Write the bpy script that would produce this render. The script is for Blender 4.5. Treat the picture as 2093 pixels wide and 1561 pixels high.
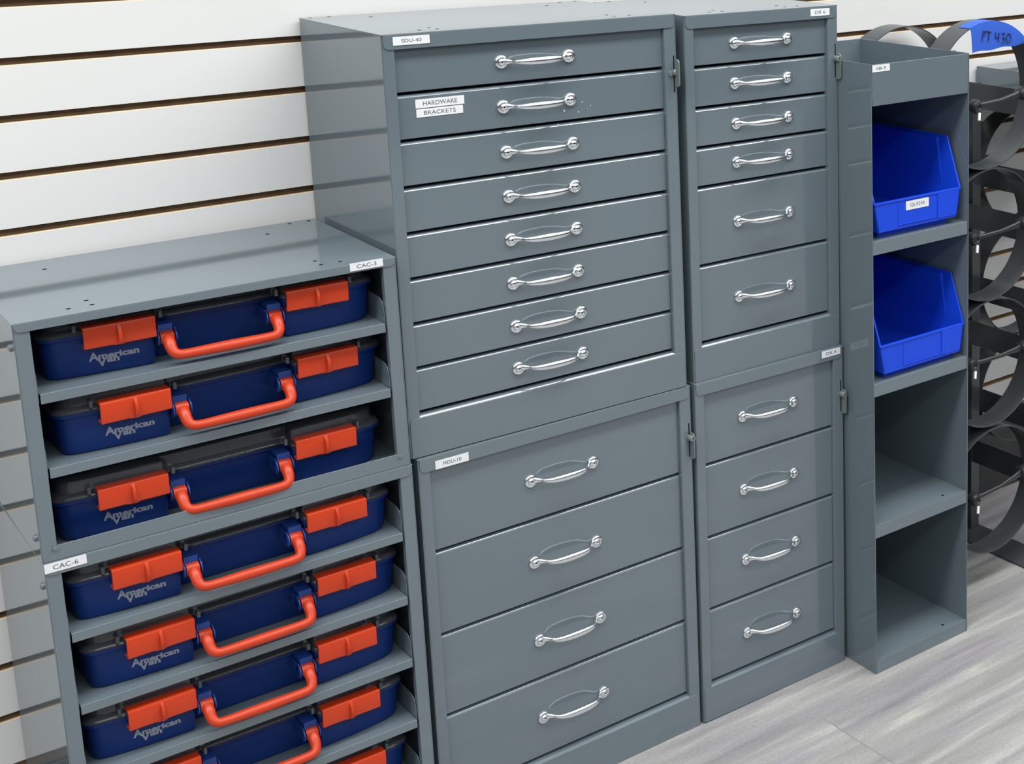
import bpy, bmesh, math, random
from mathutils import Vector, Matrix, Euler
random.seed(7)
PI = math.pi
C = bpy.context.scene.collection
for o in list(bpy.data.objects):
    bpy.data.objects.remove(o, do_unlink=True)
scene = bpy.context.scene

# ------------------------------------------------------------------ camera
W, H = 2093, 1561
F, PX, PY = 3035.8, 1951.6, 342.1
pitch, roll, yaw = -0.2018, 0.0023, 0.7746
fwd = Vector((math.sin(yaw) * math.cos(pitch), math.cos(yaw) * math.cos(pitch), math.sin(pitch)))
rt = Vector((math.cos(yaw), -math.sin(yaw), 0))
up = rt.cross(fwd)
r2 = math.cos(roll) * rt + math.sin(roll) * up
u2 = -math.sin(roll) * rt + math.cos(roll) * up
cam_d = bpy.data.cameras.new('camera')
cam = bpy.data.objects.new('camera', cam_d)
C.objects.link(cam)
cam.matrix_world = Matrix(((r2.x, u2.x, -fwd.x, -0.8366), (r2.y, u2.y, -fwd.y, -1.9629), (r2.z, u2.z, -fwd.z, 1.4479), (0, 0, 0, 1)))
cam_d.sensor_fit = 'HORIZONTAL'
cam_d.sensor_width = 36
cam_d.lens = F / W * 36
cam_d.shift_x = (W / 2 - PX) / W
cam_d.shift_y = (PY - H / 2) / W
cam_d.clip_start = 0.02
scene.camera = cam

# ------------------------------------------------------------------ light
world = bpy.data.worlds.new('room_light')
scene.world = world
world.use_nodes = True
bg = world.node_tree.nodes['Background']
wn_ = world.node_tree
tc_ = wn_.nodes.new('ShaderNodeTexCoord')
sp_ = wn_.nodes.new('ShaderNodeSeparateXYZ')
mr_ = wn_.nodes.new('ShaderNodeMapRange')
mr_.inputs['From Min'].default_value = 0.05
mr_.inputs['From Max'].default_value = 0.75
mr_.inputs['To Min'].default_value = 0.035
mr_.inputs['To Max'].default_value = 1.1
wn_.links.new(tc_.outputs['Generated'], sp_.inputs[0])
wn_.links.new(sp_.outputs[2], mr_.inputs['Value'])
wn_.links.new(mr_.outputs[0], bg.inputs[1])
bg.inputs[0].default_value = (0.90, 0.97, 1.0, 1)


def area(name, loc, sx, sy, power, rot=(0, 0, 0), col=(1, 0.985, 0.96)):
    d = bpy.data.lights.new(name, 'AREA')
    d.shape = 'RECTANGLE'
    d.size, d.size_y, d.energy, d.color = sx, sy, power, col
    o = bpy.data.objects.new(name, d)
    C.objects.link(o)
    o.location, o.rotation_euler = loc, rot
    return o


for lx in (-2.9, -0.9, 1.1, 3.1):
    area('ceiling_light', (lx, -0.8, 2.75), 1.9, 0.4, 33)
    area('ceiling_light', (lx, -2.8, 2.75), 1.9, 0.4, 17)
    area('ceiling_light', (lx, -4.9, 2.75), 1.9, 0.4, 12)

vs = scene.view_settings
vs.view_transform = 'Standard'
vs.look = 'None'
vs.exposure = 0.12
vs.gamma = 1
vs.use_curve_mapping = False


# ------------------------------------------------------------------ materials
def mat(name, col, rough=0.5, metal=0.0, spec=0.5, ior=1.5, bump=0.0, bscale=300, mott=0.0, mscale=4, trans=0.0, coat=0.0, rvar=0.0):
    m = bpy.data.materials.new(name)
    m.use_nodes = True
    nt = m.node_tree
    b = nt.nodes['Principled BSDF']
    b.inputs['Base Color'].default_value = (*col, 1)
    b.inputs['Roughness'].default_value = rough
    b.inputs['Metallic'].default_value = metal
    b.inputs['IOR'].default_value = ior
    b.inputs['Specular IOR Level'].default_value = spec
    b.inputs['Transmission Weight'].default_value = trans
    b.inputs['Coat Weight'].default_value = coat
    tc = nt.nodes.new('ShaderNodeTexCoord')
    if mott:
        n = nt.nodes.new('ShaderNodeTexNoise')
        n.inputs['Scale'].default_value = mscale
        n.inputs['Detail'].default_value = 5
        nt.links.new(tc.outputs['Object'], n.inputs['Vector'])
        mx = nt.nodes.new('ShaderNodeMixRGB')
        mx.inputs[1].default_value = (*[c * (1 - mott) for c in col], 1)
        mx.inputs[2].default_value = (*[min(1, c * (1 + mott)) for c in col], 1)
        nt.links.new(n.outputs['Fac'], mx.inputs[0])
        nt.links.new(mx.outputs[0], b.inputs['Base Color'])
        if rvar:
            mr = nt.nodes.new('ShaderNodeMapRange')
            mr.inputs['To Min'].default_value = rough - rvar
            mr.inputs['To Max'].default_value = rough + rvar
            nt.links.new(n.outputs['Fac'], mr.inputs['Value'])
            nt.links.new(mr.outputs[0], b.inputs['Roughness'])
    if bump:
        n2 = nt.nodes.new('ShaderNodeTexNoise')
        n2.inputs['Scale'].default_value = bscale
        nt.links.new(tc.outputs['Object'], n2.inputs['Vector'])
        bp = nt.nodes.new('ShaderNodeBump')
        bp.inputs['Strength'].default_value = bump
        bp.inputs['Distance'].default_value = 0.0005
        nt.links.new(n2.outputs['Fac'], bp.inputs['Height'])
        nt.links.new(bp.outputs[0], b.inputs['Normal'])
    return m


PAINT = mat('grey_powder_coat', (0.118, 0.151, 0.173), 0.085, spec=0.5, ior=1.70, bump=0.02, bscale=90, mott=0.05, mscale=5, rvar=0.02)
GAPSHADE = mat('painted_hollow_shade', (0.008, 0.008, 0.010), 0.9, spec=0.0)  # near-black colour stands in for shade in holes, slots and the cabinet inside
CHROME = mat('chrome', (0.80, 0.82, 0.84), 0.2, 1.0, mott=0.06, mscale=60)
ZINC = mat('painted_latch', (0.16, 0.19, 0.19), 0.3, 0.2)
LABEL = mat('white_label', (0.69, 0.70, 0.72), 0.45)
INK = mat('label_ink', (0.05, 0.055, 0.07), 0.6)
LOGO = mat('logo_print', (0.22, 0.24, 0.30), 0.5)
BLUE = mat('navy_plastic', (0.003, 0.022, 0.130), 0.38, spec=0.22, bump=0.12, bscale=700, mott=0.06, mscale=12)
BLUETAB = mat('navy_plastic_tab', (0.014, 0.05, 0.24), 0.38, spec=0.35)
ORANGE = mat('orange_plastic', (0.47, 0.037, 0.007), 0.36, spec=0.4, bump=0.08, bscale=500)
CLEAR = mat('smoked_clear_plastic', (0.24, 0.255, 0.30), 0.08, trans=0.78, ior=1.46)
BIN = mat('blue_bin_plastic', (0.006, 0.055, 0.60), 0.42, spec=0.35, bump=0.1, bscale=500)
BLACKR = mat('black_rubber', (0.018, 0.018, 0.020), 0.38)
RINGM = mat('ring_grey', (0.040, 0.046, 0.050), 0.25, spec=0.6, mott=0.08)
TAPE = mat('blue_tape', (0.022, 0.095, 0.52), 0.6, bump=0.3, bscale=60)
WHITEP = mat('white_plastic', (0.85, 0.85, 0.85), 0.4)
MARKER = mat('marker_ink', (0.012, 0.012, 0.03), 0.6)
MELAMINE = mat('white_melamine', (0.66, 0.66, 0.655), 0.28, bump=0.03, bscale=40, mott=0.012, mscale=3)
MDF = mat('mdf_edge', (0.30, 0.19, 0.105), 0.9, bump=0.5, bscale=200, mott=0.45, mscale=45)
MDFL = mat('mdf_raw_lip', (0.62, 0.50, 0.34), 0.8, mott=0.15, mscale=60)
BASEB = mat('black_cove_base', (0.03, 0.03, 0.032), 0.4)


def floor_mat():
    m = bpy.data.materials.new('vinyl_plank')
    m.use_nodes = True
    nt = m.node_tree
    N, L = nt.nodes, nt.links
    b = N['Principled BSDF']
    tc = N.new('ShaderNodeTexCoord')
    sep = N.new('ShaderNodeSeparateXYZ')
    L.new(tc.outputs['Object'], sep.inputs[0])

    def M(op, a, c=None, cl=False):
        n = N.new('ShaderNodeMath')
        n.operation = op
        n.use_clamp = cl
        for i, s in enumerate((a, c)):
            if s is None:
                continue
            if isinstance(s, (int, float)):
                n.inputs[i].default_value = s
            else:
                L.new(s, n.inputs[i])
        return n.outputs[0]
    RW, LEN = 0.305, 1.22
    yy = M('DIVIDE', M('ADD', sep.outputs[1], 0.147 + RW * 40), RW)
    row = M('FLOOR', yy)
    fy = M('FRACT', yy)
    # staggered end joints; the joint seen in the row just in front sits at x = 0.627
    off = M('MULTIPLY', M('SUBTRACT', row, 39), 0.437)
    xx = M('ADD', M('DIVIDE', M('SUBTRACT', sep.outputs[0], 0.627 - LEN * 20), LEN), off)
    col = M('FLOOR', xx)
    fx = M('FRACT', xx)
    comb = N.new('ShaderNodeCombineXYZ')
    L.new(row, comb.inputs[0])
    L.new(col, comb.inputs[1])
    wn = N.new('ShaderNodeTexWhiteNoise')
    wn.noise_dimensions = '2D'
    L.new(comb.outputs[0], wn.inputs['Vector'])
    seed = wn.outputs['Value']
    # streaks along x
    c2 = N.new('ShaderNodeCombineXYZ')
    L.new(M('MULTIPLY', sep.outputs[0], 2.2), c2.inputs[0])
    L.new(M('ADD', M('MULTIPLY', sep.outputs[1], 26), M('MULTIPLY', seed, 50)), c2.inputs[1])
    n1 = N.new('ShaderNodeTexNoise')
    n1.inputs['Scale'].default_value = 1.0
    n1.inputs['Detail'].default_value = 7
    n1.inputs['Roughness'].default_value = 0.62
    n1.inputs['Distortion'].default_value = 0.35
    L.new(c2.outputs[0], n1.inputs['Vector'])
    r = N.new('ShaderNodeValToRGB')
    e = r.color_ramp.elements
    e[0].position, e[0].color = 0.30, (0.215, 0.211, 0.207, 1)
    e[1].position, e[1].color = 0.72, (0.47, 0.465, 0.415, 1)
    a = r.color_ramp.elements.new(0.46)
    a.color = (0.275, 0.270, 0.268, 1)
    a = r.color_ramp.elements.new(0.56)
    a.color = (0.315, 0.312, 0.298, 1)
    L.new(n1.outputs['Fac'], r.inputs[0])
    # broad lilac patches
    n2 = N.new('ShaderNodeTexNoise')
    n2.inputs['Scale'].default_value = 4
    c3 = N.new('ShaderNodeCombineXYZ')
    L.new(M('MULTIPLY', sep.outputs[0], 0.6), c3.inputs[0])
    L.new(M('ADD', M('MULTIPLY', sep.outputs[1], 2.5), M('MULTIPLY', seed, 9)), c3.inputs[1])
    L.new(c3.outputs[0], n2.inputs['Vector'])
    mx = N.new('ShaderNodeMixRGB')
    mx.blend_type = 'MULTIPLY'
    mx.inputs[2].default_value = (0.89, 0.87, 0.93, 1)
    L.new(M('MULTIPLY', M('SUBTRACT', n2.outputs['Fac'], 0.42), 5, True), mx.inputs[0])
    L.new(r.outputs[0], mx.inputs[1])
    # fine speckle
    n3 = N.new('ShaderNodeTexNoise')
    n3.inputs['Scale'].default_value = 160
    L.new(tc.outputs['Object'], n3.inputs['Vector'])
    mx2 = N.new('ShaderNodeMixRGB')
    mx2.blend_type = 'MULTIPLY'
    mx2.inputs[0].default_value = 1
    cr = N.new('ShaderNodeMapRange')
    cr.inputs['To Min'].default_value = 0.80
    cr.inputs['To Max'].default_value = 1.18
    L.new(n3.outputs['Fac'], cr.inputs['Value'])
    L.new(mx.outputs[0], mx2.inputs[1])
    L.new(cr.outputs[0], mx2.inputs[2])
    # seams
    sx = M('LESS_THAN', fx, 0.0012 / LEN * 1.2)
    sy = M('MULTIPLY', M('LESS_THAN', fy, 0.0008 / RW), 0.35)
    s = M('MAXIMUM', sx, sy)
    mx3 = N.new('ShaderNodeMixRGB')
    mx3.inputs[2].default_value = (0.16, 0.15, 0.15, 1)
    L.new(s, mx3.inputs[0])
    L.new(mx2.outputs[0], mx3.inputs[1])
    L.new(mx3.outputs[0], b.inputs['Base Color'])
    b.inputs['Roughness'].default_value = 0.42
    return m


FLOORM = floor_mat()


# ------------------------------------------------------------------ mesh helpers
def add_box(bm, x0, x1, y0, y1, z0, z1, mi=0):
    v = [bm.verts.new((x, y, z)) for x in (x0, x1) for y in (y0, y1) for z in (z0, z1)]
    for q in ((0, 1, 3, 2), (4, 6, 7, 5), (0, 4, 5, 1), (2, 3, 7, 6), (0, 2, 6, 4), (1, 5, 7, 3)):
        f = bm.faces.new([v[i] for i in q])
        f.material_index = mi
    return v


def add_prism(bm, pts, axis, a, b, mi=0):
    """extrude a closed 2-D outline along an axis; outline is in the other two axes (in x,y,z order)"""
    def P(p, t):
        return {'x': (t, p[0], p[1]), 'y': (p[0], t, p[1]), 'z': (p[0], p[1], t)}[axis]
    A = [bm.verts.new(P(p, a)) for p in pts]
    B = [bm.verts.new(P(p, b)) for p in pts]
    n = len(pts)
    for fs in ([A[::-1]] + [B] + [[A[i], A[(i + 1) % n], B[(i + 1) % n], B[i]] for i in range(n)]):
        f = bm.faces.new(fs)
        f.material_index = mi


def add_tube(bm, pts, radii, seg=12, mi=0, scale=(1, 1), updir=Vector((0, 0, 1))):
    """sweep an ellipse along a path; radii = list of (r_side, r_up) or float"""
    pts = [Vector(p) for p in pts]
    rings = []
    for i, p in enumerate(pts):
        t = (pts[min(i + 1, len(pts) - 1)] - pts[max(i - 1, 0)]).normalized()
        s = t.cross(updir)
        if s.length < 1e-4:
            s = t.cross(Vector((0, 1, 0)))
        s.normalize()
        u = s.cross(t)
        r = radii[i] if isinstance(radii, list) else radii
        ra, rb = r if isinstance(r, tuple) else (r, r)
        rings.append([bm.verts.new(p + s * ra * math.cos(2 * PI * k / seg) + u * rb * math.sin(2 * PI * k / seg)) for k in range(seg)])
    for a, b in zip(rings, rings[1:]):
        for k in range(seg):
            f = bm.faces.new((a[k], a[(k + 1) % seg], b[(k + 1) % seg], b[k]))
            f.material_index = mi
    bm.faces.new(rings[0][::-1]).material_index = mi
    bm.faces.new(rings[-1]).material_index = mi


def add_lathe(bm, prof, org, axis='y', seg=28, mi=0, sgn=-1):
    """revolve (radius, distance) profile around axis through org, distance grows along sgn*axis"""
    org = Vector(org)
    ax = {'x': Vector((1, 0, 0)), 'y': Vector((0, 1, 0)), 'z': Vector((0, 0, 1))}[axis] * sgn
    e1 = Vector((0, 0, 1)) if axis != 'z' else Vector((1, 0, 0))
    e2 = ax.cross(e1)
    prev = None
    for r, d in prof:
        if r < 1e-6:
            cur = [bm.verts.new(org + ax * d)]
        else:
            cur = [bm.verts.new(org + ax * d + e1 * r * math.cos(2 * PI * k / seg) + e2 * r * math.sin(2 * PI * k / seg)) for k in range(seg)]
        if prev:
            for k in range(seg):
                k2 = (k + 1) % seg
                if len(prev) == 1 and len(cur) > 1:
                    f = bm.faces.new((prev[0], cur[k2], cur[k]))
                elif len(cur) == 1 and len(prev) > 1:
                    f = bm.faces.new((prev[k], prev[k2], cur[0]))
                elif len(cur) > 1:
                    f = bm.faces.new((prev[k], prev[k2], cur[k2], cur[k]))
                f.material_index = mi
        prev = cur


def rrect(x0, x1, z0, z1, r, n=5, corners='1111'):
    """rounded rectangle outline; corners = bottom-left, bottom-right, top-right, top-left"""
    out = []
    for i, (cx, cz, a0) in enumerate(((x0 + r, z0 + r, PI), (x1 - r, z0 + r, 1.5 * PI), (x1 - r, z1 - r, 0), (x0 + r, z1 - r, 0.5 * PI))):
        if corners[i] == '1':
            for k in range(n + 1):
                a = a0 + 0.5 * PI * k / n
                out.append((cx + r * math.cos(a), cz + r * math.sin(a)))
        else:
            out.append(((x0, z0), (x1, z0), (x1, z1), (x0, z1))[i])
    return out


def obj(name, bm, mats, parent=None, bevel=0, seg=2, smooth=35, loc=None, rot=None):
    bmesh.ops.recalc_face_normals(bm, faces=bm.faces[:])
    me = bpy.data.meshes.new(name)
    bm.to_mesh(me)
    bm.free()
    for m in (mats if isinstance(mats, (list, tuple)) else [mats]):
        me.materials.append(m)
    for p in me.polygons:
        p.use_smooth = True
    me.set_sharp_from_angle(angle=math.radians(smooth))
    o = bpy.data.objects.new(name, me)
    C.objects.link(o)
    if parent:
        o.parent = parent
    if loc:
        o.location = loc
    if rot:
        o.rotation_euler = rot
    if bevel:
        b = o.modifiers.new('bevel', 'BEVEL')
        b.width = bevel
        b.segments = seg
        b.limit_method = 'ANGLE'
        b.angle_limit = math.radians(40)
        b.harden_normals = True
    return o


def thing(name, label, cat, loc=(0, 0, 0), rot=(0, 0, 0), group=None):
    o = bpy.data.objects.new(name, None)
    o.empty_display_size = 0.05
    C.objects.link(o)
    o.location, o.rotation_euler = loc, rot
    o['label'], o['category'] = label, cat
    if group:
        o['group'] = group
    return o


def struct(name, bm, m, **k):
    o = obj(name, bm, m, **k)
    o['kind'] = 'structure'
    return o


def text_polys(s, size, bold=0.0, space=1.0):
    """mesh of a text in its xy plane, as (verts, faces, width)"""
    cu = bpy.data.curves.new('t', 'FONT')
    cu.body, cu.size, cu.offset, cu.space_character = s, size, bold, space
    cu.resolution_u = 3
    t = bpy.data.objects.new('t', cu)
    C.objects.link(t)
    bpy.context.view_layer.update()
    me = bpy.data.meshes.new_from_object(t.evaluated_get(bpy.context.evaluated_depsgraph_get()))
    vs_ = [v.co.copy() for v in me.vertices]
    fs = [list(p.vertices) for p in me.polygons]
    bpy.data.objects.remove(t, do_unlink=True)
    bpy.data.meshes.remove(me)
    x0, x1 = min(v.x for v in vs_), max(v.x for v in vs_)
    y0, y1 = min(v.y for v in vs_), max(v.y for v in vs_)
    return vs_, fs, (x0, x1, y0, y1)


def add_text(bm, s, cx, cz, height, y, mi=1, width=None, bold=0.0, space=1.0, thick=0.0002, ang=0.0):
    """lettering facing -y centred on (cx, cz); cap height given"""
    v, f, (x0, x1, y0, y1) = text_polys(s, 1.0, bold, space)
    k = height / (y1 - y0)
    kx = k if width is None else width / (x1 - x0)
    mx, my = (x0 + x1) / 2, (y0 + y1) / 2
    ca, sa = math.cos(ang), math.sin(ang)

    def P(p):
        a, b = (p.x - mx) * kx, (p.y - my) * k
        return (cx + a * ca - b * sa, y, cz + a * sa + b * ca)
    vv = [bm.verts.new(P(p)) for p in v]
    for q in f:
        try:
            bm.faces.new([vv[i] for i in q]).material_index = mi
        except ValueError:
            pass


def label_plate(name, text, x0, x1, z0, z1, parent, y=-0.0016, th=0.0005, hgt=0.42, wid=0.55, tilt=0.0, col=INK):
    bm = bmesh.new()
    add_prism(bm, rrect(x0, x1, z0, z1, 0.0006, 2), 'y', y - th, y)
    add_text(bm, text, (x0 + x1) / 2, (z0 + z1) / 2, (z1 - z0) * hgt, y - th - 0.0001, 1, (x1 - x0) * wid)
    if tilt:
        bmesh.ops.rotate(bm, cent=((x0 + x1) / 2, y, (z0 + z1) / 2), matrix=Matrix.Rotation(tilt, 3, 'Y'), verts=bm.verts[:])
    return obj(name, bm, [LABEL, col], parent)


# ------------------------------------------------------------------ the setting
YW = 0.3075
bm = bmesh.new()
add_box(bm, -3.5, 4.5, -5.5, YW + 0.05, -0.03, 0)
struct('floor', bm, FLOORM)

bm = bmesh.new()
Z0, S, GAP = 1.1936, 0.0762, 0.0098
add_box(bm, -3.5, 4.5, YW + 0.014, YW + 0.04, 0.0, 2.7, 1)
k = -19
while True:
    top = Z0 - k * S - GAP      # top edge of the slat below slot k
    bot = Z0 - (k + 1) * S      # its bottom edge, above slot k+1
    if top < 0.25:
        break
    last = bot < 0.21
    b = max(bot, 0.19)
    # slat: face, eased lips, T-shaped flanges behind
    prof = [(YW, b), (YW, top - 0.0012), (YW + 0.0016, top), (YW + 0.0055, top), (YW + 0.0055, top - 0.007), (YW + 0.0145, top - 0.007), (YW + 0.0145, b + 0.007), (YW + 0.0055, b + 0.007), (YW + 0.0055, b), ]
    A = [bm.verts.new((-3.5, *p)) for p in prof]
    B = [bm.verts.new((4.5, *p)) for p in prof]
    n = len(prof)
    for i in range(n):
        f = bm.faces.new((A[i], A[(i + 1) % n], B[(i + 1) % n], B[i]))
        f.material_index = 0 if i == 0 else (2 if i == 1 else 1)
    bm.faces.new(A[::-1]).material_index = 1
    bm.faces.new(B).material_index = 1
    k += 1
struct('wall_back', bm, [MELAMINE, MDF, MDFL])
bm = bmesh.new()
add_box(bm, -3.5, 4.5, YW + 0.004, YW + 0.014, 0.0, 0.18)
struct('baseboard_back', bm, BASEB, bevel=0.002)


# ------------------------------------------------------------------ pull handle (one shared mesh)
def pull_mesh():
    bm = bmesh.new()
    hx = 0.0532
    for s in (-1, 1):
        add_lathe(bm, [(0.0, 0.0), (0.0092, 0.0), (0.0098, 0.0008), (0.0098, 0.0022), (0.0088, 0.0034), (0.0066, 0.0038), (0.0060, 0.0026), (0.0054, 0.0026), (0.0052, 0.0036), (0.0040, 0.0052), (0.0018, 0.0058), (0.0012, 0.0050), (0.0, 0.0046)], (s * hx, 0, 0))
        bmh = add_lathe(bm, [(0.0013, 0.00565), (0.0, 0.00565)], (s * hx, 0, 0), mi=1, seg=10)
    path, rad = [], []
    key = [(-hx + 0.004, -0.0026, 0.0022, 0.0052), (-hx + 0.0085, -0.0042, 0.0020, 0.0040), (-hx + 0.013, -0.0085, 0.0020, 0.0030), (-hx + 0.0175, -0.0145, 0.0024, 0.0032), (-hx + 0.024, -0.0195, 0.0028, 0.0040), (-hx + 0.036, -0.0228, 0.0032, 0.0050), (0, -0.0238, 0.0034, 0.0054)]
    key = key + [(-a, b, c, d) for a, b, c, d in key[-2::-1]]
    # catmull-rom refine
    n = len(key)
    for i in range(n - 1):
        p0, p1, p2, p3 = key[max(i - 1, 0)], key[i], key[i + 1], key[min(i + 2, n - 1)]
        for t in (0, 0.33, 0.66):
            q = [0.5 * (2 * p1[j] + (p2[j] - p0[j]) * t + (2 * p0[j] - 5 * p1[j] + 4 * p2[j] - p3[j]) * t * t + (3 * p1[j] - p0[j] - 3 * p2[j] + p3[j]) * t ** 3) for j in range(4)]
            path.append((q[0], q[1], 0))
            rad.append((q[2], q[3]))
    q = key[-1]
    path.append((q[0], q[1], 0))
    rad.append((q[2], q[3]))
    add_tube(bm, path, rad, 14)
    return bm


PULL = None


def place_pull(parent, x, y, z):
    global PULL
    if PULL is None:
        PULL = obj('handle', pull_mesh(), [CHROME, GAPSHADE], parent, smooth=50)
        o = PULL
    else:
        o = PULL.copy()
        C.objects.link(o)
        o.parent = parent
    o.location = (x, y, z)
    return o


def carcass(bm, w, h, d, t=0.0012, stile=0.0175, stile_r=0.0205, lip=0.0196, rail=0.0635, bottom=True, drop=0.0):
    """sheet metal box: sides, back, top, bottom, folded front stiles"""
    add_box(bm, 0, t, 0, d, 0, h)
    add_box(bm, w - t, w, 0, d, 0, h)
    add_box(bm, t, w - t, d - t, d, 0, h)
    add_box(bm, t, stile, 0, t, 0, h)
    add_box(bm, w - stile_r, w - t, 0, t, 0, h)
    add_box(bm, stile - t, stile, t, 0.014, 0, h - 0.001)
    add_box(bm, w - stile_r, w - stile_r + t, t, 0.022, 0, h - 0.001)
    if bottom:
        add_box(bm, t, w - t, 0.001, d - t, 0.001, 0.001 + t)


def hole_marks(bm, w, d, z, pts, mi):
    for x, y in pts:
        o = []
        for k in range(10):
            a = 2 * PI * k / 10
            o.append((x + 0.0029 * math.cos(a), y + 0.0029 * math.sin(a)))
        add_prism(bm, o, 'z', z - 0.0002, z + 0.00015, mi)


TOPH = [(0.070, 0.0255), (0.0905, 0.050), (0.0885, 0.023), (0.0905, 0.252)]


def top_hole_pts(w):
    p = [(0.0651, 0.0256), (0.0897, 0.0504), (0.0905, 0.0259), (0.0858, 0.2486), (0.012, 0.292), (0.040, 0.292)]
    return p + [(w - x, y) for x, y in p]


def drawer_cabinet(kind, label, w, h, d, loc, rot, tops, plate, latch_z, latch_kind, pull_x, pulls, group=None, holes=True):
    t = thing(kind, label, 'cabinet', loc, rot, group)
    L, R, lip = 0.0178, w - 0.0212, 0.0196
    tops = [q - 0.0018 for q in tops]
    bm = bmesh.new()
    carcass(bm, w, h, d)
    obj('carcass', bm, PAINT, t, bevel=0.0005)
    # top panel with folded front lip, its lower corners rounded over the stiles
    bm = bmesh.new()
    add_box(bm, 0, w, -0.0012, d, h, h + 0.0014)
    add_prism(bm, rrect(0.0025, w - 0.0025, h - lip, h + 0.0004, 0.008, 5, '1100'), 'y', -0.0014, 0.0)
    if holes:
        hole_marks(bm, w, d, h + 0.0014, top_hole_pts(w), 1)
    obj('top_panel', bm, [PAINT, GAPSHADE], t, bevel=0.0007)
    # bottom rail with a lit return on top
    rt_ = h + tops[-1] + 0.0004
    bm = bmesh.new()
    add_prism(bm, rrect(0.0025, w - 0.0025, 0.0, rt_ - 0.0035, 0.006, 5, '0011'), 'y', -0.0014, 0.0)
    add_prism(bm, [(-0.0012, rt_ - 0.0048), (-0.0012, rt_ - 0.0042), (-0.0002, rt_ - 0.0030), (0.0010, rt_ - 0.0018), (0.0024, rt_ - 0.0006), (0.016, rt_ - 0.0004), (0.016, rt_ - 0.0048)], 'x', L - 0.001, w - 0.0205)
    obj('bottom_rail', bm, PAINT, t, bevel=0.0004, seg=1)
    # near-black block filling the cabinet, standing in for the shade inside
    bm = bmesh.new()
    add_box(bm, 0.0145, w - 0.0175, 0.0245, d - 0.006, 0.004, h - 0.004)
    obj('shade_block', bm, GAPSHADE, t)
    edges = [-lip + 0.004] + list(tops[:-1])
    for i, e in enumerate(edges):
        z1 = h + e
        z0 = h + tops[i] + 0.0048
        zm = h + pulls[i] - 0.0006
        bm = bmesh.new()
        jit = random.uniform(-0.0003, 0.0003)
        hh = z1 - z0
        prof = [(0.0165, 0.0), (0.0008, 0.0), (0.0, 0.0008)] + [(0.0, hh - 0.0029), (0.00075, hh - 0.00195), (0.0017, hh - 0.0010), (0.0029, hh - 0.0002), (0.0165, hh)]
        add_prism(bm, prof, 'x', 0, R - L)
        for (sx_, sz_, sr_) in SPECKS.get((plate[0], i), ()):
            add_lathe(bm, [(0.0, 0.0002), (sr_, 0.0002), (sr_ * 0.6, 0.0004), (0.0, 0.0004)], (sx_ + 0.0026 - L, 0, sz_ - 0.0018 - z0), seg=8, mi=1)
        dr = obj('drawer', bm, [PAINT, LABEL], t, bevel=0.0004, seg=1, loc=(L + 0.0004 + jit, 0.0070 + jit, z0))
        place_pull(dr, pull_x + 0.0026 - L + (0.0, -0.0006, 0.0006, 0.0003)[i % 4], 0, zm - z0)
        if plate and plate[0] == 'SDU-40' and i == 1:
            label_plate('label', 'HARDWARE', 0.0441 - L, 0.1146 - L, 0.5003 - z0, 0.5126 - z0, dr, y=0.0, hgt=0.5, wid=0.70)
            label_plate('label', 'BRACKETS', 0.0446 - L, 0.1121 - L, 0.4875 - z0, 0.4989 - z0, dr, y=0.0, hgt=0.5, wid=0.68)
    label_plate('name_label', plate[0], plate[1], plate[2], plate[3], plate[4], t)
    # locking lever at the right stile
    bm = bmesh.new()
    zc = latch_z
    x = w - 0.0045
    add_box(bm, x - 0.0011, x + 0.0011, -0.0003, 0.0006, zc - 0.030, zc + 0.028, 1)
    if latch_kind == 'mid':
        add_prism(bm, rrect(-0.013, 0.001, zc - 0.021, zc + 0.023, 0.0066, 5, '1001'), 'x', x + 0.0005, x + 0.0027)
        add_lathe(bm, [(0.0, 0.0), (0.0050, 0.0), (0.0052, 0.006), (0.0040, 0.0075), (0.0, 0.0075)], (x + 0.0005, 0.0, zc + 0.002), seg=16)
        add_lathe(bm, [(0.0014, 0.0077), (0.0, 0.0077)], (x + 0.0010, 0.0, zc + 0.004), seg=8, mi=1)
        add_lathe(bm, [(0.0, 0.0), (0.0045, 0.0), (0.0045, 0.003), (0.0, 0.003)], (x - 0.0062, 0.0, zc + 0.001), seg=12)
    else:
        add_prism(bm, rrect(-0.013, 0.001, zc - 0.033, zc + 0.012, 0.0062, 5, '1001'), 'x', x + 0.0009, x + 0.0030)
        add_lathe(bm, [(0.0, 0.0), (0.0054, 0.0), (0.0056, 0.010), (0.0045, 0.0118), (0.0, 0.0118)], (x + 0.0006, 0.0, zc + 0.003), seg=18)
        add_lathe(bm, [(0.0013, 0.0120), (0.0, 0.0120)], (x + 0.0006, 0.0, zc + 0.0045), seg=8, mi=1)
    obj('latch', bm, [ZINC, GAPSHADE], t, bevel=0.0004)
    return t


SPECKS = {('SDU-40', 1): [(0.2656, 0.4755, 0.0018), (0.2959, 0.4850, 0.0013), (0.3090, 0.4785, 0.0011), (0.3040, 0.4745, 0.0009), (0.2890, 0.4710, 0.0013), (0.2400, 0.4665, 0.0008)],
          ('SDU-40', 2): [(0.2546, 0.4560, 0.0012), (0.2735, 0.4540, 0.0014), (0.2650, 0.4480, 0.0009)]}


def tops_even(first, pitch, n):
    return [first - pitch * i for i in range(n)]


LB, LR = 0.0031, 0.0065
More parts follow.
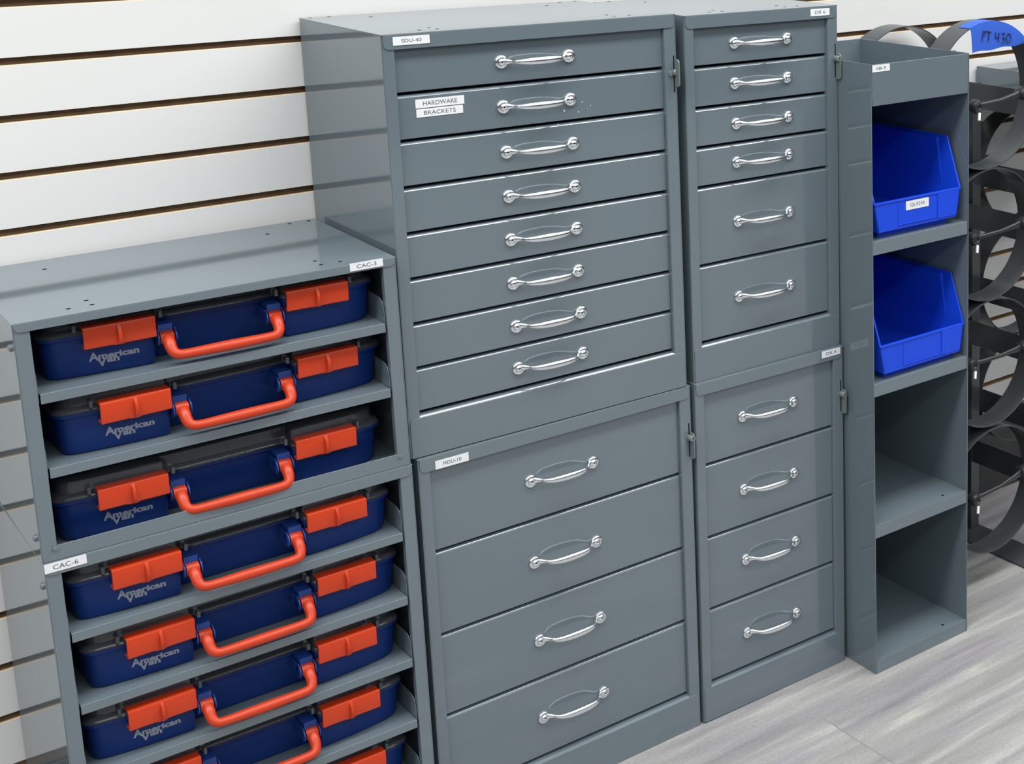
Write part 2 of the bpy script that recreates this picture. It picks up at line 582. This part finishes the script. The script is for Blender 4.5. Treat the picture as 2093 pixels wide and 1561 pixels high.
# centre column
drawer_cabinet('drawer_cabinet', 'wide grey metal drawer cabinet of four deep drawers labelled MDU-10, standing on the floor', 0.4598, 0.6100, 0.302,
               (0.0062, -0.0057, 0.0015), (0, LB, -0.0134), [-0.1490, -0.2810, -0.4123, -0.5455], ('MDU-10', 0.0251, 0.0757, 0.5907, 0.6035), 0.5150 - 0.0014 + 0.006, 'low', 0.2250, [-0.0828, -0.2157, -0.3469, -0.4783])
drawer_cabinet('drawer_cabinet', 'wide grey drawer cabinet of eight shallow drawers labelled SDU-40, stacked on the MDU-10 one', 0.4601, 0.6046, 0.302,
               (0.0 + LB * 0.6149, 0.0008, 0.6142), (0, LB, -0.0287), tops_even(-0.0830, 0.0655, 8), ('SDU-40', 0.0157, 0.0670, 0.5905, 0.6022), 1.130 - 0.6149 - 0.002, 'mid', 0.2234, [-0.0494, -0.1145, -0.1810, -0.2468, -0.3116, -0.3780, -0.4443, -0.5093])
# narrow column
drawer_cabinet('drawer_cabinet', 'narrow grey metal drawer cabinet with four equal drawers labelled DR 4, standing on the floor', 0.3090, 0.6080, 0.302,
               (0.4708, -0.0150, 0.0022), (0, LR, -0.0250), [-0.1475, -0.2778, -0.4085, -0.5420], ('DR 4', 0.2616, 0.3024, 0.5960, 0.6085), 0.5155 - 0.002 + 0.004, 'low', 0.1480, [-0.0793, -0.2108, -0.3396, -0.4772])
drawer_cabinet('drawer_cabinet', 'narrow grey drawer cabinet with six drawers labelled DR 6, stacked on DR 4', 0.3070, 0.6008, 0.302,
               (0.4740 + LR * 0.61, -0.0092, 0.6118), (0, LR, -0.0160), [-0.0830, -0.1490, -0.2133, -0.2785, -0.4090, -0.5388], ('DR 6', 0.2490, 0.2894, 0.5862, 0.5982), 1.120 - 0.6116, 'low', 0.1490, [-0.0483, -0.1139, -0.1804, -0.2445, -0.3440, -0.4727])


# ------------------------------------------------------------------ open case cabinets
def case_cabinet(label, w, h, d, loc, rot, shelf_z, lip, plate, bottom_lip):
    t = thing('case_cabinet', label, 'cabinet', loc, rot)
    st = 0.0178
    bm = bmesh.new()
    tk = 0.0012
    add_box(bm, 0, tk, 0, d, 0, h)
    add_box(bm, w - tk, w, 0, d, 0, h)
    add_box(bm, tk, w - tk, d - tk, d, 0, h)
    add_box(bm, tk, st, 0, tk, 0, h)
    add_box(bm, w - st, w - tk, 0, tk, 0, h)
    add_box(bm, st - tk, st, tk, 0.010, 0, h)
    add_box(bm, w - st, w - st + tk, tk, 0.010, 0, h)
    obj('carcass', bm, PAINT, t, bevel=0.0005)
    bm = bmesh.new()
    add_box(bm, 0, w, -0.0012, d, h, h + 0.0014)
    add_prism(bm, rrect(0.001, w - 0.001, h - lip, h + 0.0004, 0.007, 4, '1100'), 'y', -0.0014, 0)
    hole_marks(bm, w, d, h + 0.0014, top_hole_pts(w), 1)
    obj('top_panel', bm, [PAINT, GAPSHADE], t, bevel=0.0007)
    bm = bmesh.new()
    add_box(bm, tk, w - tk, 0.0, d - tk, 0.001, 0.0025)
    add_prism(bm, [(0.001, 0.0), (w - 0.001, 0.0), (w - st, bottom_lip), (st, bottom_lip)], 'y', -0.0014, 0)
    obj('bottom_panel', bm, PAINT, t, bevel=0.0005)
    for z in shelf_z:
        bm = bmesh.new()
        x0, x1 = 0.0200, w - 0.0205
        add_box(bm, x0, x1, 0.0002, d - 0.004, -0.0014, 0.0)
        add_box(bm, x0, x1, 0.0, 0.0014, -0.0126, 0.0)
        # upstanding ends with a rounded front corner
        for xa in (x0 - 0.002, x1 + 0.0008):
            add_prism(bm, [(0.004, -0.012), (d - 0.006, -0.012), (d - 0.006, 0.034), (0.022, 0.034), (0.014, 0.0325), (0.008, 0.028), (0.0045, 0.020), (0.004, 0.012)], 'x', xa, xa + 0.0012)
        obj('shelf', bm, PAINT, t, bevel=0.0006, loc=(0, 0, z))
    for bx, by, bz in ((0, 0.012, h - 0.030), (0, 0.012, 0.030)):
        bm = bmesh.new()
        add_lathe(bm, [(0.0, 0.0), (0.0045, 0.0), (0.0045, 0.003), (0.0025, 0.0045), (0.0, 0.005)], (0, 0, 0), 'x', 12)
        obj('bolt', bm, PAINT, t, loc=(bx, by, bz))
    for bx, bz in ((st * 0.85, bottom_lip * 0.8), (w - st * 0.85, bottom_lip * 0.8)):
        bm = bmesh.new()
        add_lathe(bm, [(0.0, 0.0), (0.0032, 0.0), (0.0026, 0.0022), (0.0, 0.003)], (0, 0, 0), 'y', 10)
        obj('bolt', bm, PAINT, t, loc=(bx, -0.0012, bz))
    label_plate('name_label', plate[0], *plate[1:5], t, wid=0.60, hgt=0.5)
    return t


case_cabinet('open grey metal rack cabinet labelled CAC-6 holding the lower run of blue cases', 0.4562, 0.6139, 0.305, (-0.461, -0.0063, 0.0), (0, 0, -0.0245),
             [0.517, 0.4190, 0.3216, 0.2247, 0.1272], 0.0145, ('CAC-6', 0.0002, 0.0456, 0.6035, 0.6155), 0.019)
case_cabinet('open grey metal rack cabinet labelled CAC-3 with three blue cases, upon the CAC-6 one', 0.4556, 0.3006, 0.305, (-0.4613, -0.0027, 0.6156), (0, 0, -0.0297),
             [0.8262 - 0.6156, 0.7318 - 0.6156], 0.0100, ('CAC-3', 0.3928, 0.4375, 0.2928, 0.3036), 0.0192)


# ------------------------------------------------------------------ blue cases
def case_outline(inset=0.0, HW=0.204, recess=0.026, back=0.265, front=0.0):
    """plan outline of the case, counter-clockwise; bowed front with a recess for the handle"""
    pts = []
    hw = HW - inset
    b = back - inset

    def arc(cx, cy, r, a0, a1, n=5):
        for k in range(n + 1):
            a = a0 + (a1 - a0) * k / n
            pts.append((cx + r * math.cos(a), cy + r * math.sin(a)))
    arc(hw - 0.02, b - 0.02, 0.02, 0, PI / 2)
    arc(-hw + 0.02, b - 0.02, 0.02, PI / 2, PI)
    f = front + inset
    # left front corner: generous curve, then the bowed face to the lobe end
    pts.append((-hw, f + 0.0255))
    pts += [(-hw + 0.0016, f + 0.0170), (-hw + 0.0060, f + 0.0112), (-hw + 0.0150, f + 0.0078), (-hw + 0.0450, f + 0.0040), (-hw + 0.085, f + 0.0012)]
    xr = 0.0765 + inset * 0.3
    pts += [(-xr - 0.004, f), (-xr - 0.001, f + 0.0015), (-xr, f + 0.005), (-xr, f + recess)]
    pts += [(xr, f + recess), (xr, f + 0.005), (xr + 0.001, f + 0.0015), (xr + 0.004, f)]
    pts += [(hw - 0.085, f + 0.0012), (hw - 0.050, f + 0.0040), (hw - 0.020, f + 0.0088), (hw - 0.008, f + 0.0145), (hw - 0.0022, f + 0.0225), (hw, f + 0.034)]
    return pts


def loft(bm, layers, cap0=True, cap1=True, mi=0):
    rs = [[bm.verts.new((x, y, z)) for x, y in o] for o, z in layers]
    n = len(rs[0])
    for a, b in zip(rs, rs[1:]):
        for i in range(n):
            bm.faces.new((a[i], a[(i + 1) % n], b[(i + 1) % n], b[i])).material_index = mi
    if cap0:
        bm.faces.new(rs[0][::-1]).material_index = mi
    if cap1:
        bm.faces.new(rs[-1]).material_index = mi
    return rs


def make_case():
    t = thing('parts_case', 'x', 'case')
    bm = bmesh.new()
    o = case_outline
    loft(bm, [(o(0.010), 0.0), (o(0.0075), 0.0015), (o(0.0065), 0.005), (o(0.0035), 0.048), (o(0.0035), 0.0505), (o(-0.0005, recess=0.024), 0.0508), (o(-0.0005, recess=0.024), 0.0545),
              (o(0.004), 0.0545), (o(0.006), 0.050), (o(0.009), 0.004)], True, True)
    # inner dividers
    for x in (-0.12, -0.04, 0.04, 0.12):
        add_box(bm, x - 0.001, x + 0.001, 0.045, 0.25, 0.004, 0.046)
    for y in (0.10, 0.165):
        add_box(bm, -0.185, 0.185, y - 0.001, y + 0.001, 0.004, 0.048)
    body = obj('case_body', bm, BLUE, t, smooth=40)
    # printed logo on the left lobe
    bm = bmesh.new()
    yl = 0.0052
    add_text(bm, 'A', -0.1470, 0.0235, 0.0112, yl, 0, 0.0110, bold=0.035)
    add_text(bm, 'merican', -0.1195, 0.0228, 0.0080, yl - 0.00005, 0, 0.0455, bold=0.045)
    add_text(bm, 'V', -0.1385, 0.0150, 0.0108, yl - 0.0001, 0, 0.0104, bold=0.035)
    add_text(bm, 'an', -0.1262, 0.0163, 0.0058, yl - 0.00015, 0, 0.0140, bold=0.045)
    for v in bm.verts:      # follow the bowed face
        v.co.y = lobe_y(v.co.x, v.co.z) - 0.0003 - (yl - v.co.y)
    obj('logo', bm, LOGO, body)
    # handle brackets: flat tab from the rim and two round cheeks
    for s in (-1, 1):
        bm = bmesh.new()
        xa, xb = s * 0.0745, s * 0.0570
        x0, x1 = min(xa, xb), max(xa, xb)
        add_box(bm, x0, x1, 0.0030, 0.026, 0.0385, 0.0500)
        for cx in (s * 0.0755, s * 0.0550):
            add_lathe(bm, [(0.0, -0.001), (0.0095, -0.001), (0.0095, 0.001), (0.0, 0.001)], (cx, 0.004, 0.0330), 'x', 20)
            add_box(bm, cx - 0.001, cx + 0.001, 0.002, 0.027, 0.024, 0.044)
        obj('handle_bracket', bm, BLUETAB, t, bevel=0.0006)
    # lid: transparent raised tray over a flange
    bm = bmesh.new()
    loft(bm, [(o(-0.0008, recess=0.022), 0.0546), (o(-0.0008, recess=0.022), 0.0552), (o(0.0002, recess=0.022), 0.0576), (o(0.0016, recess=0.022), 0.0600), (o(0.0050, recess=0.022), 0.0616), (o(0.0065, recess=0.022), 0.0628), (o(0.0075, recess=0.022), 0.0765), (o(0.0100, recess=0.022), 0.0785)], True, True)
    for x in (-0.070, 0.070, -0.158 - 0.008, 0.158 + 0.008):
        add_box(bm, x - 0.0022, x + 0.0022, 0.001, 0.016, 0.0600, 0.0690)
    obj('lid', bm, CLEAR, t, bevel=0.0006, smooth=60)
    for s in (-1, 1):
        bm = bmesh.new()
        cx = s * 0.1190
        prof = [(0.004, 0.0395), (-0.0085, 0.0390), (-0.0095, 0.0400), (-0.0110, 0.0640), (-0.0100, 0.0664), (0.006, 0.0672), (0.006, 0.064), (-0.0065, 0.0630), (-0.0060, 0.0430), (0.004, 0.0425)]
        add_prism(bm, prof, 'x', cx - 0.0402, cx + 0.0402)
        # thumb rib
        add_prism(bm, [(-0.0095, 0.0385), (-0.0128, 0.0395), (-0.0155, 0.0460), (-0.0162, 0.0560), (-0.0105, 0.0655)], 'x', cx - 0.0030, cx + 0.0012)
        add_prism(bm, [(cx - 0.010, 0.0396), (cx + 0.006, 0.0396), (cx + 0.002, 0.0386), (cx - 0.006, 0.0386)], 'y', -0.0098, -0.0075)
        obj('latch', bm, ORANGE, t, bevel=0.0008)
    # carrying handle
    bm = bmesh.new()
    key = [(-0.0652, 0.004, 0.0330, 0.0072), (-0.0652, -0.003, 0.0318, 0.0074), (-0.0652, -0.0095, 0.0275, 0.0072), (-0.0648, -0.0145, 0.0215, 0.0068), (-0.0625, -0.0185, 0.0168, 0.0064), (-0.0570, -0.0205, 0.0142, 0.0062), (-0.0470, -0.0212, 0.0136, 0.0061), (-0.025, -0.0218, 0.0136, 0.0066), (0, -0.022, 0.0136, 0.0070)]
    key += [(-a, b, c, d) for a, b, c, d in key[-2::-1]]
    n = len(key)
    path, rad = [], []
    for i in range(n - 1):
        p0, p1, p2, p3 = key[max(i - 1, 0)], key[i], key[i + 1], key[min(i + 2, n - 1)]
        for tt in (0, 0.33, 0.66):
            q = [0.5 * (2 * p1[j] + (p2[j] - p0[j]) * tt + (2 * p0[j] - 5 * p1[j] + 4 * p2[j] - p3[j]) * tt * tt + (3 * p1[j] - p0[j] - 3 * p2[j] + p3[j]) * tt ** 3) for j in range(4)]
            path.append(q[:3])
            rad.append(q[3])
    path.append(key[-1][:3])
    rad.append(key[-1][3])
    add_tube(bm, path, rad, 16, updir=Vector((0, 1, 0.2)))
    for sx_ in (-0.0733, 0.0575):
        add_lathe(bm, [(0.0, 0.0), (0.0076, 0.0), (0.0080, 0.0006), (0.0080, 0.0152), (0.0076, 0.0158), (0.0, 0.0158)], (sx_, 0.0028, 0.0334), 'x', 20, sgn=1)
    obj('carry_handle', bm, ORANGE, t, smooth=50)
    return t


def lobe_y(x, z):
    """depth of the case front face at (x, z) on the left lobe"""
    ins = 0.0065 + (0.0035 - 0.0065) * (z - 0.005) / 0.047
    hw = 0.204 - ins
    pts = [(-hw + 0.0060, 0.0112), (-hw + 0.0150, 0.0078), (-hw + 0.0450, 0.0040), (-hw + 0.085, 0.0012), (-0.080, 0.0)]
    for (a, ya), (b, yb) in zip(pts, pts[1:]):
        if x <= b:
            return ins + ya + (yb - ya) * max(0, (x - a)) / (b - a)
    return ins


def copy_tree(o, parent=None):
    c = o.copy()
    C.objects.link(c)
    if parent:
        c.parent = parent
    for ch in o.children:
        copy_tree(ch, c)
    return c


proto = make_case()
A0, L0 = ((-0.4613, -0.0027), -0.0297), ((-0.461, -0.0063), -0.0245)
cases = [
    (A0, 0.2338, 0.0225, -0.010, 0.8263, 'blue parts case with orange latches on the top shelf of the CAC-3 cabinet'),
    (A0, 0.2400, 0.0180, 0.036, 0.7319, 'blue parts case turned slightly askew on the middle level of the CAC-3 cabinet'),
    (A0, 0.2290, 0.0225, 0.000, 0.6184, 'blue parts case in the bottom of the CAC-3 cabinet, base hidden by the lip'),
    (L0, 0.2300, 0.0100, 0.003, 0.5171, 'blue parts case on the top shelf of the CAC-6 cabinet, beside the CAC-6 label'),
    (L0, 0.2373, 0.0140, 0.013, 0.4191, 'blue parts case on the second shelf of the CAC-6 cabinet'),
    (L0, 0.2297, 0.0125, 0.004, 0.3217, 'blue parts case on the third shelf of the CAC-6 cabinet'),
    (L0, 0.2276, 0.0136, 0.000, 0.2248, 'blue parts case on the fourth shelf of the CAC-6 cabinet, cut by the frame below'),
    (L0, 0.2290, 0.0136, 0.004, 0.1273, 'blue parts case lowest in view in the CAC-6 cabinet, only its right end showing'),
]
for i, (((ox, oy), yw), x, y, a, z, lab) in enumerate(cases):
    o = proto if i == 0 else copy_tree(proto)
    c_, s_ = math.cos(yw), math.sin(yw)
    o.location = (ox + c_ * x - s_ * y, oy + s_ * x + c_ * y, z)
    o.rotation_euler = (0, 0, yw + a)
    o['label'] = lab
    o['group'] = 'blue parts cases with orange latches'

# ------------------------------------------------------------------ bin shelf unit SB-9
DW, DH, DD, DYAW = 0.2294, 1.1183, 0.300, -0.0132
t = thing('shelf_unit', 'tall narrow grey metal shelf unit labelled SB-9 with two blue bins', 'shelf', (0.7878, -0.1019, 0), (0, 0, DYAW))
for x in (0, DW - 0.0014):
    bm = bmesh.new()
    add_box(bm, x, x + 0.0014, 0, DD, 0, DH)
    obj('side_panel', bm, PAINT, t, bevel=0.0004)
bm = bmesh.new()
add_box(bm, 0.0014, DW - 0.0014, DD - 0.0014, DD, 0, DH)
obj('back_panel', bm, PAINT, t)
bm = bmesh.new()
add_box(bm, 0.0026, DW - 0.0026, 0.0004, 0.0018, 1.0470, DH - 0.0008)
add_box(bm, 0.0026, DW - 0.0026, 0.0018, DD - 0.0014, 1.0470, 1.0484)
add_box(bm, 0.0008, 0.0040, -0.0002, 0.003, 1.060, 1.068)
obj('top_tray', bm, PAINT, t, bevel=0.0005)
for z, lh in ((0.8117, 0.0240), (0.5548, 0.0235), (0.2888, 0.0235), (0.0248, 0.0246)):
    bm = bmesh.new()
    add_box(bm, 0.0018, DW - 0.0026, 0.0004, 0.0018, -lh, 0)
    add_box(bm, 0.0016, DW - 0.0016, 0.0018, DD - 0.0016, -0.0014 - (0.0006), -0.0006)
    if z < 0.3:
        hole_marks(bm, 0, 0, -0.0006, [(0.181, 0.017)], 1)
    obj('shelf', bm, [PAINT, GAPSHADE], t, bevel=0.0005, loc=(0, 0, z))
label_plate('name_label', 'SB-9', 0.0032, 0.0418, 1.1046, 1.1164, t, y=0.0004)


def make_bin():
    t = thing('storage_bin', 'x', 'bin')
    bm = bmesh.new()
    w2, L_, Hh, lipz, f0 = 0.1018, 0.262, 0.1530, 0.0632, 0.0
    th = 0.0026
    # outer side walls (profile in y,z) tapered at the foot; built as shells
    step = 0.0115

    def shell(s):
        prof = [(0.0, step), (0.0, lipz), (0.033, Hh), (L_ * 0.62, Hh), (L_, Hh), (L_, step), ]
        outer = []
        for (y, z) in prof:
            xx = w2 - max(0, (lipz - z)) * 0.185 if z < lipz else w2
            outer.append((s * xx, y, z))
        inner = [(p[0] - s * th, p[1], p[2]) for p in outer]
        A = [bm.verts.new(p) for p in outer]
        B = [bm.verts.new(p) for p in inner]
        n = len(A)
        for i in range(n):
            bm.faces.new((A[i], A[(i + 1) % n], B[(i + 1) % n], B[i]))
        # split outer faces along lip height
        bm.faces.new(A)
        bm.faces.new(B[::-1])
    shell(1)
    shell(-1)
    xb = w2 - (lipz - step) * 0.185
    # front face: trapezoid
    A = [bm.verts.new(p) for p in ((-xb, 0, step), (xb, 0, step), (w2, 0, lipz), (-w2, 0, lipz))]
    B = [bm.verts.new(p) for p in ((-xb, 0.0035, step), (xb, 0.0035, step), (w2, 0.0045, lipz), (-w2, 0.0045, lipz))]
    for i in range(4):
        bm.faces.new((A[i], A[(i + 1) % 4], B[(i + 1) % 4], B[i]))
    bm.faces.new(A)
    bm.faces.new(B[::-1])
    # floor and stepped foot, back wall
    add_box(bm, -xb, xb, 0.001, L_, step, step + th)
    add_box(bm, -xb + 0.010, xb - 0.010, 0.014, L_ - 0.01, 0.0, step + 0.0005)
    add_box(bm, -w2 + 0.001, w2 - 0.001, L_ - th, L_, step, Hh)
    # inner ribs behind the sloping hopper edge
    for s in (-1, 1):
        add_prism(bm, [(0.028, step + th), (0.054, Hh - 0.003), (L_ - 0.02, Hh - 0.003), (L_ - 0.02, step + th)], 'x', s * (w2 - th) - s * 0.006, s * (w2 - th + 0.0005))
    # raised frame of the label holder on the front
    x0, x1, z0, z1 = -0.047, 0.047, step + 0.007, lipz - 0.0045
    add_prism(bm, [(x0, z0), (x1, z0), (x1, z0 + 0.0010), (x0, z0 + 0.0010)], 'y', -0.0016, 0)
    add_prism(bm, [(x1 - 0.0010, z0), (x1, z0), (x1, lipz - 0.002), (x1 - 0.0010, lipz - 0.002)], 'y', -0.0016, 0)
    add_prism(bm, [(x1, step + 0.004), (w2 - 0.010, step + 0.004), (w2 - 0.003, lipz - 0.0015), (x1, lipz - 0.0015)], 'y', -0.0012, 0)
    add_prism(bm, [(x0 - 0.0008, z0), (x0, z0), (x0, lipz - 0.002), (x0 - 0.0008, lipz - 0.002)], 'y', -0.0008, 0)
    # rolled rim
    add_box(bm, -w2, w2, -0.0014, 0.0046, lipz - 0.0020, lipz + 0.0010)
    for s in (-1, 1):
        add_tube(bm, [(s * (w2 - 0.0008), 0.0, lipz), (s * (w2 - 0.0008), 0.033, Hh), (s * (w2 - 0.0008), L_, Hh)], 0.0020, 8)
    obj('bin_body', bm, BIN, t, bevel=0.0007, smooth=30)
    return t


cy, sy = math.cos(DYAW), math.sin(DYAW)


def dloc(x, y, z):
    return (0.7878 + cy * x - sy * y, -0.1019 + sy * x + cy * y, z)


b1 = make_bin()
b2 = copy_tree(b1)
b1.location, b1.rotation_euler = dloc(0.1128, 0.0080, 0.8113), (0, 0, DYAW - 0.004)
b2.location, b2.rotation_euler = dloc(0.1215, 0.0060, 0.5544), (0, 0, DYAW + 0.004)
b1['label'] = 'bright blue plastic hopper bin with a QUS240 sticker on the upper shelf'
b2['label'] = 'bright blue plastic hopper bin without a sticker, on the shelf below the other'
for b in (b1, b2):
    b['group'] = 'blue bins in the narrow shelf unit'
label_plate('sticker', 'QUS240', -0.0290, 0.0250, 0.0420, 0.0580, b1, y=-0.0002, hgt=0.45, wid=0.62)

# ------------------------------------------------------------------ tank ring rack at the right
t = thing('tank_rack', 'dark grey rack of round steel hoops with black rubber straps beyond the bin shelves', 'rack', (1.18, 0.0, 0))


def hoop(name, cx, cz, r, y0, depth, thick=0.0022):
    bm = bmesh.new()
    seg = 72
    for (ra, rb) in ((r, r - thick),):
        V = [[bm.verts.new((cx + rr * math.cos(2 * PI * k / seg), yy, cz + rr * math.sin(2 * PI * k / seg))) for k in range(seg)] for rr, yy in ((ra, y0), (ra, y0 + depth), (rb, y0 + depth), (rb, y0))]
        for j in range(4):
            for k in range(seg):
                bm.faces.new((V[j][k], V[j][(k + 1) % seg], V[(j + 1) % 4][(k + 1) % seg], V[(j + 1) % 4][k]))
    return obj(name, bm, RINGM, t, bevel=0.0004, smooth=30)


ox, oy = 1.18, 0.0
zc_front = [(1.175, 1.0125, 0.1430), (1.185, 0.7375, 0.1325), (1.194, 0.4730, 0.1325), (1.203, 0.2005, 0.1335)]
for x, z, r in zc_front:
    hoop('hoop', x - ox, z, r, 0.0, 0.052)
for (x, z, r), dz in zip(zc_front, (-0.026, -0.004, -0.004, -0.004)):
    hoop('hoop', x - ox, z + dz, r - 0.002, 0.236, 0.050)
# side plates that tie front and rear hoops together, right and left
for s in (1, -1):
    for (x, z, r), zz in zip(zc_front, (0.978, 0.720, 0.461, 0.188)):
        bm = bmesh.new()
        xs = x - ox + s * (r + 0.0006)
        add_box(bm, min(xs, xs + s * 0.0016), max(xs, xs + s * 0.0016), 0.0, 0.286, zz - 0.0265, zz + 0.0265)
        obj('side_plate', bm, RINGM, t)
for s in (1, -1):
    bm = bmesh.new()
    xp = s * 0.165
    add_box(bm, xp - 0.012, xp + 0.012, 0.2000, 0.2015, 0.004, 1.00)
    add_box(bm, xp - 0.012, xp - 0.0105, 0.2015, 0.232, 0.004, 1.00)
    obj('post', bm, RINGM, t)
    bm = bmesh.new()
    xa = 0.105 if s > 0 else -0.150
    add_box(bm, xa, xa + (0.078 if s > 0 else 0.04), -0.06 if s > 0 else 0.0, 0.29, 0.0, 0.004)
    obj('foot_plate', bm, RINGM, t)
# rubber straps across each front hoop
for (xl, zl, xr, zr) in ((1.1164, 1.0009, 1.2479, 1.0130), (1.1129, 0.7459, 1.2550, 0.7536), (1.1092, 0.4948, 1.2594, 0.4968), (1.1192, 0.2121, 1.2639, 0.2292)):
    yk = -0.020
    xl, xr = xl - ox, xr - ox
    bm = bmesh.new()
    dx, dz = xr - xl, zr - zl
    add_tube(bm, [(xl, yk, zl), (xl + dx * 0.2, yk - 0.003, zl + dz * 0.2), (xl + dx * 0.5, yk - 0.005, zl + dz * 0.45), (xl + dx * 0.8, yk - 0.003, zl + dz * 0.8), (xr, yk, zr)], [(0.0035, 0.0065), (0.0038, 0.0045), (0.004, 0.0040), (0.004, 0.0062), (0.0035, 0.0085)], 10)
    st = obj('rubber_strap', bm, BLACKR, t, smooth=50)
    for xk, zk in ((xl, zl), (xr, zr)):
        bm = bmesh.new()
        add_lathe(bm, [(0.0, -0.020), (0.004, -0.020), (0.004, -0.008), (0.0105, -0.008), (0.0135, -0.004), (0.0135, 0.005), (0.0100, 0.011), (0.0055, 0.0125), (0.004, 0.010), (0.0, 0.009)], (xk, yk, zk), 'y', 20)
        obj('strap_end', bm, BLACKR, st, smooth=40)
    bm = bmesh.new()
    add_tube(bm, [(xl + 0.001, yk - 0.012, zl - 0.011), (xl - 0.004, yk - 0.016, zl - 0.024)], 0.0028, 8)
    obj('strap_pin', bm, WHITEP, st)
# blue masking tape on the top hoop, its straight lower edge hanging inside
x, z, r = zc_front[0]
bm = bmesh.new()
seg = 18
a0, a1 = math.radians(41), math.radians(112)
rows = []
zlow = z + r * 0.62
for k in range(seg + 1):
    a = a0 + (a1 - a0) * k / seg
    row = []
    for (rr, yy) in ((r + 0.0006, 0.030), (r + 0.0008, -0.0012), (r - 0.008, -0.0018)):
        row.append(bm.verts.new((x - ox + rr * math.cos(a), yy, z + rr * math.sin(a))))
    hx_ = x - ox + r * math.cos(a) * (0.86 if a > PI / 2 else 1.0)
    row.append(bm.verts.new((hx_, -0.0005, min(zlow + 0.0012 * math.sin(k * 0.9) + (hx_ + ox - x) * 0.04, z + (r - 0.012) * math.sin(a)))))
    rows.append(row)
for A_, B_ in zip(rows, rows[1:]):
    for j in range(3):
        bm.faces.new((A_[j], A_[j + 1], B_[j + 1], B_[j]))
tape = obj('tape_label', bm, [TAPE, MARKER], t, smooth=60)
# hand-written marker on the tape: PT 430 as thin strokes
strokes = [[(0, 0), (.12, 1)], [(.10, .95), (.30, 1.0), (.32, .72), (.12, .55)], [(.42, 1.0), (.86, .92)], [(.66, .96), (.60, .05)],
           [(1.30, .95), (1.22, .45), (1.60, .50)], [(1.58, .95), (1.56, .05)], [(1.85, .92), (2.10, .98), (2.05, .62), (1.92, .52), (2.12, .42), (2.08, .08), (1.85, .02)],
           [(2.45, .95), (2.28, .55), (2.36, .10), (2.62, .12), (2.74, .55), (2.62, .92), (2.45, .95)]]
bm = bmesh.new()
for st in strokes:
    P_ = [(x - ox - 0.022 + 0.0290 * u, -0.0026, z + r - 0.036 + 0.020 * v_ - 0.004 * u) for u, v_ in st]
    add_tube(bm, P_, 0.0009, 5, updir=Vector((0, 1, 0)))
obj('marker_writing', bm, MARKER, tape)
bm = bmesh.new()
add_tube(bm, [(1.055 - ox, 0.235, 1.035), (1.075 - ox, 0.232, 1.062), (1.11 - ox, 0.230, 1.070), (1.31 - ox, 0.230, 1.066)], 0.0022, 8)
obj('rod', bm, RINGM, t, smooth=60)

# second rack further along the wall, seen through the hoops of the first
t = thing('tank_rack', 'second dark hoop rack with a grey top box, seen through hoops of the first', 'rack', (1.515, 0.0, 0))
for z in (0.795, 0.540, 0.285):
    hoop('hoop', 0, z, 0.127, 0.225, 0.050)
    hoop('hoop', 0, z, 0.127, 0.0, 0.050)
for s_ in (1, -1):
    for z in (0.795, 0.540, 0.285):
        bm = bmesh.new()
        xs = s_ * 0.1276
        add_box(bm, min(xs, xs + s_ * 0.0016), max(xs, xs + s_ * 0.0016), 0.0, 0.275, z - 0.0265, z + 0.0265)
        obj('side_plate', bm, RINGM, t)
    for y_ in (0.02, 0.276):
        bm = bmesh.new()
        xp = s_ * 0.1300
        add_box(bm, min(xp, xp + s_ * 0.016), max(xp, xp + s_ * 0.016), y_, y_ + 0.0015, 0.0, 0.94)
        obj('post', bm, RINGM, t)
bm = bmesh.new()
x0, x1 = -0.0690, 0.1700
add_box(bm, x0, x0 + 0.0014, 0.004, 0.302, 0.9400, 1.0143)
add_box(bm, x1 - 0.0014, x1, 0.004, 0.302, 0.9400, 1.0143)
add_box(bm, x0, x1, 0.004, 0.302, 1.0143, 1.0157)
add_box(bm, -0.147, x1 - 0.0014, 0.004, 0.302, 0.9400, 0.9414)
add_box(bm, x0 + 0.0014, x1 - 0.0014, 0.004, 0.0054, 0.9414, 1.0143)
add_box(bm, x0 + 0.0014, x1 - 0.0014, 0.3006, 0.302, 0.9414, 1.0143)
obj('top_box', bm, PAINT, t)
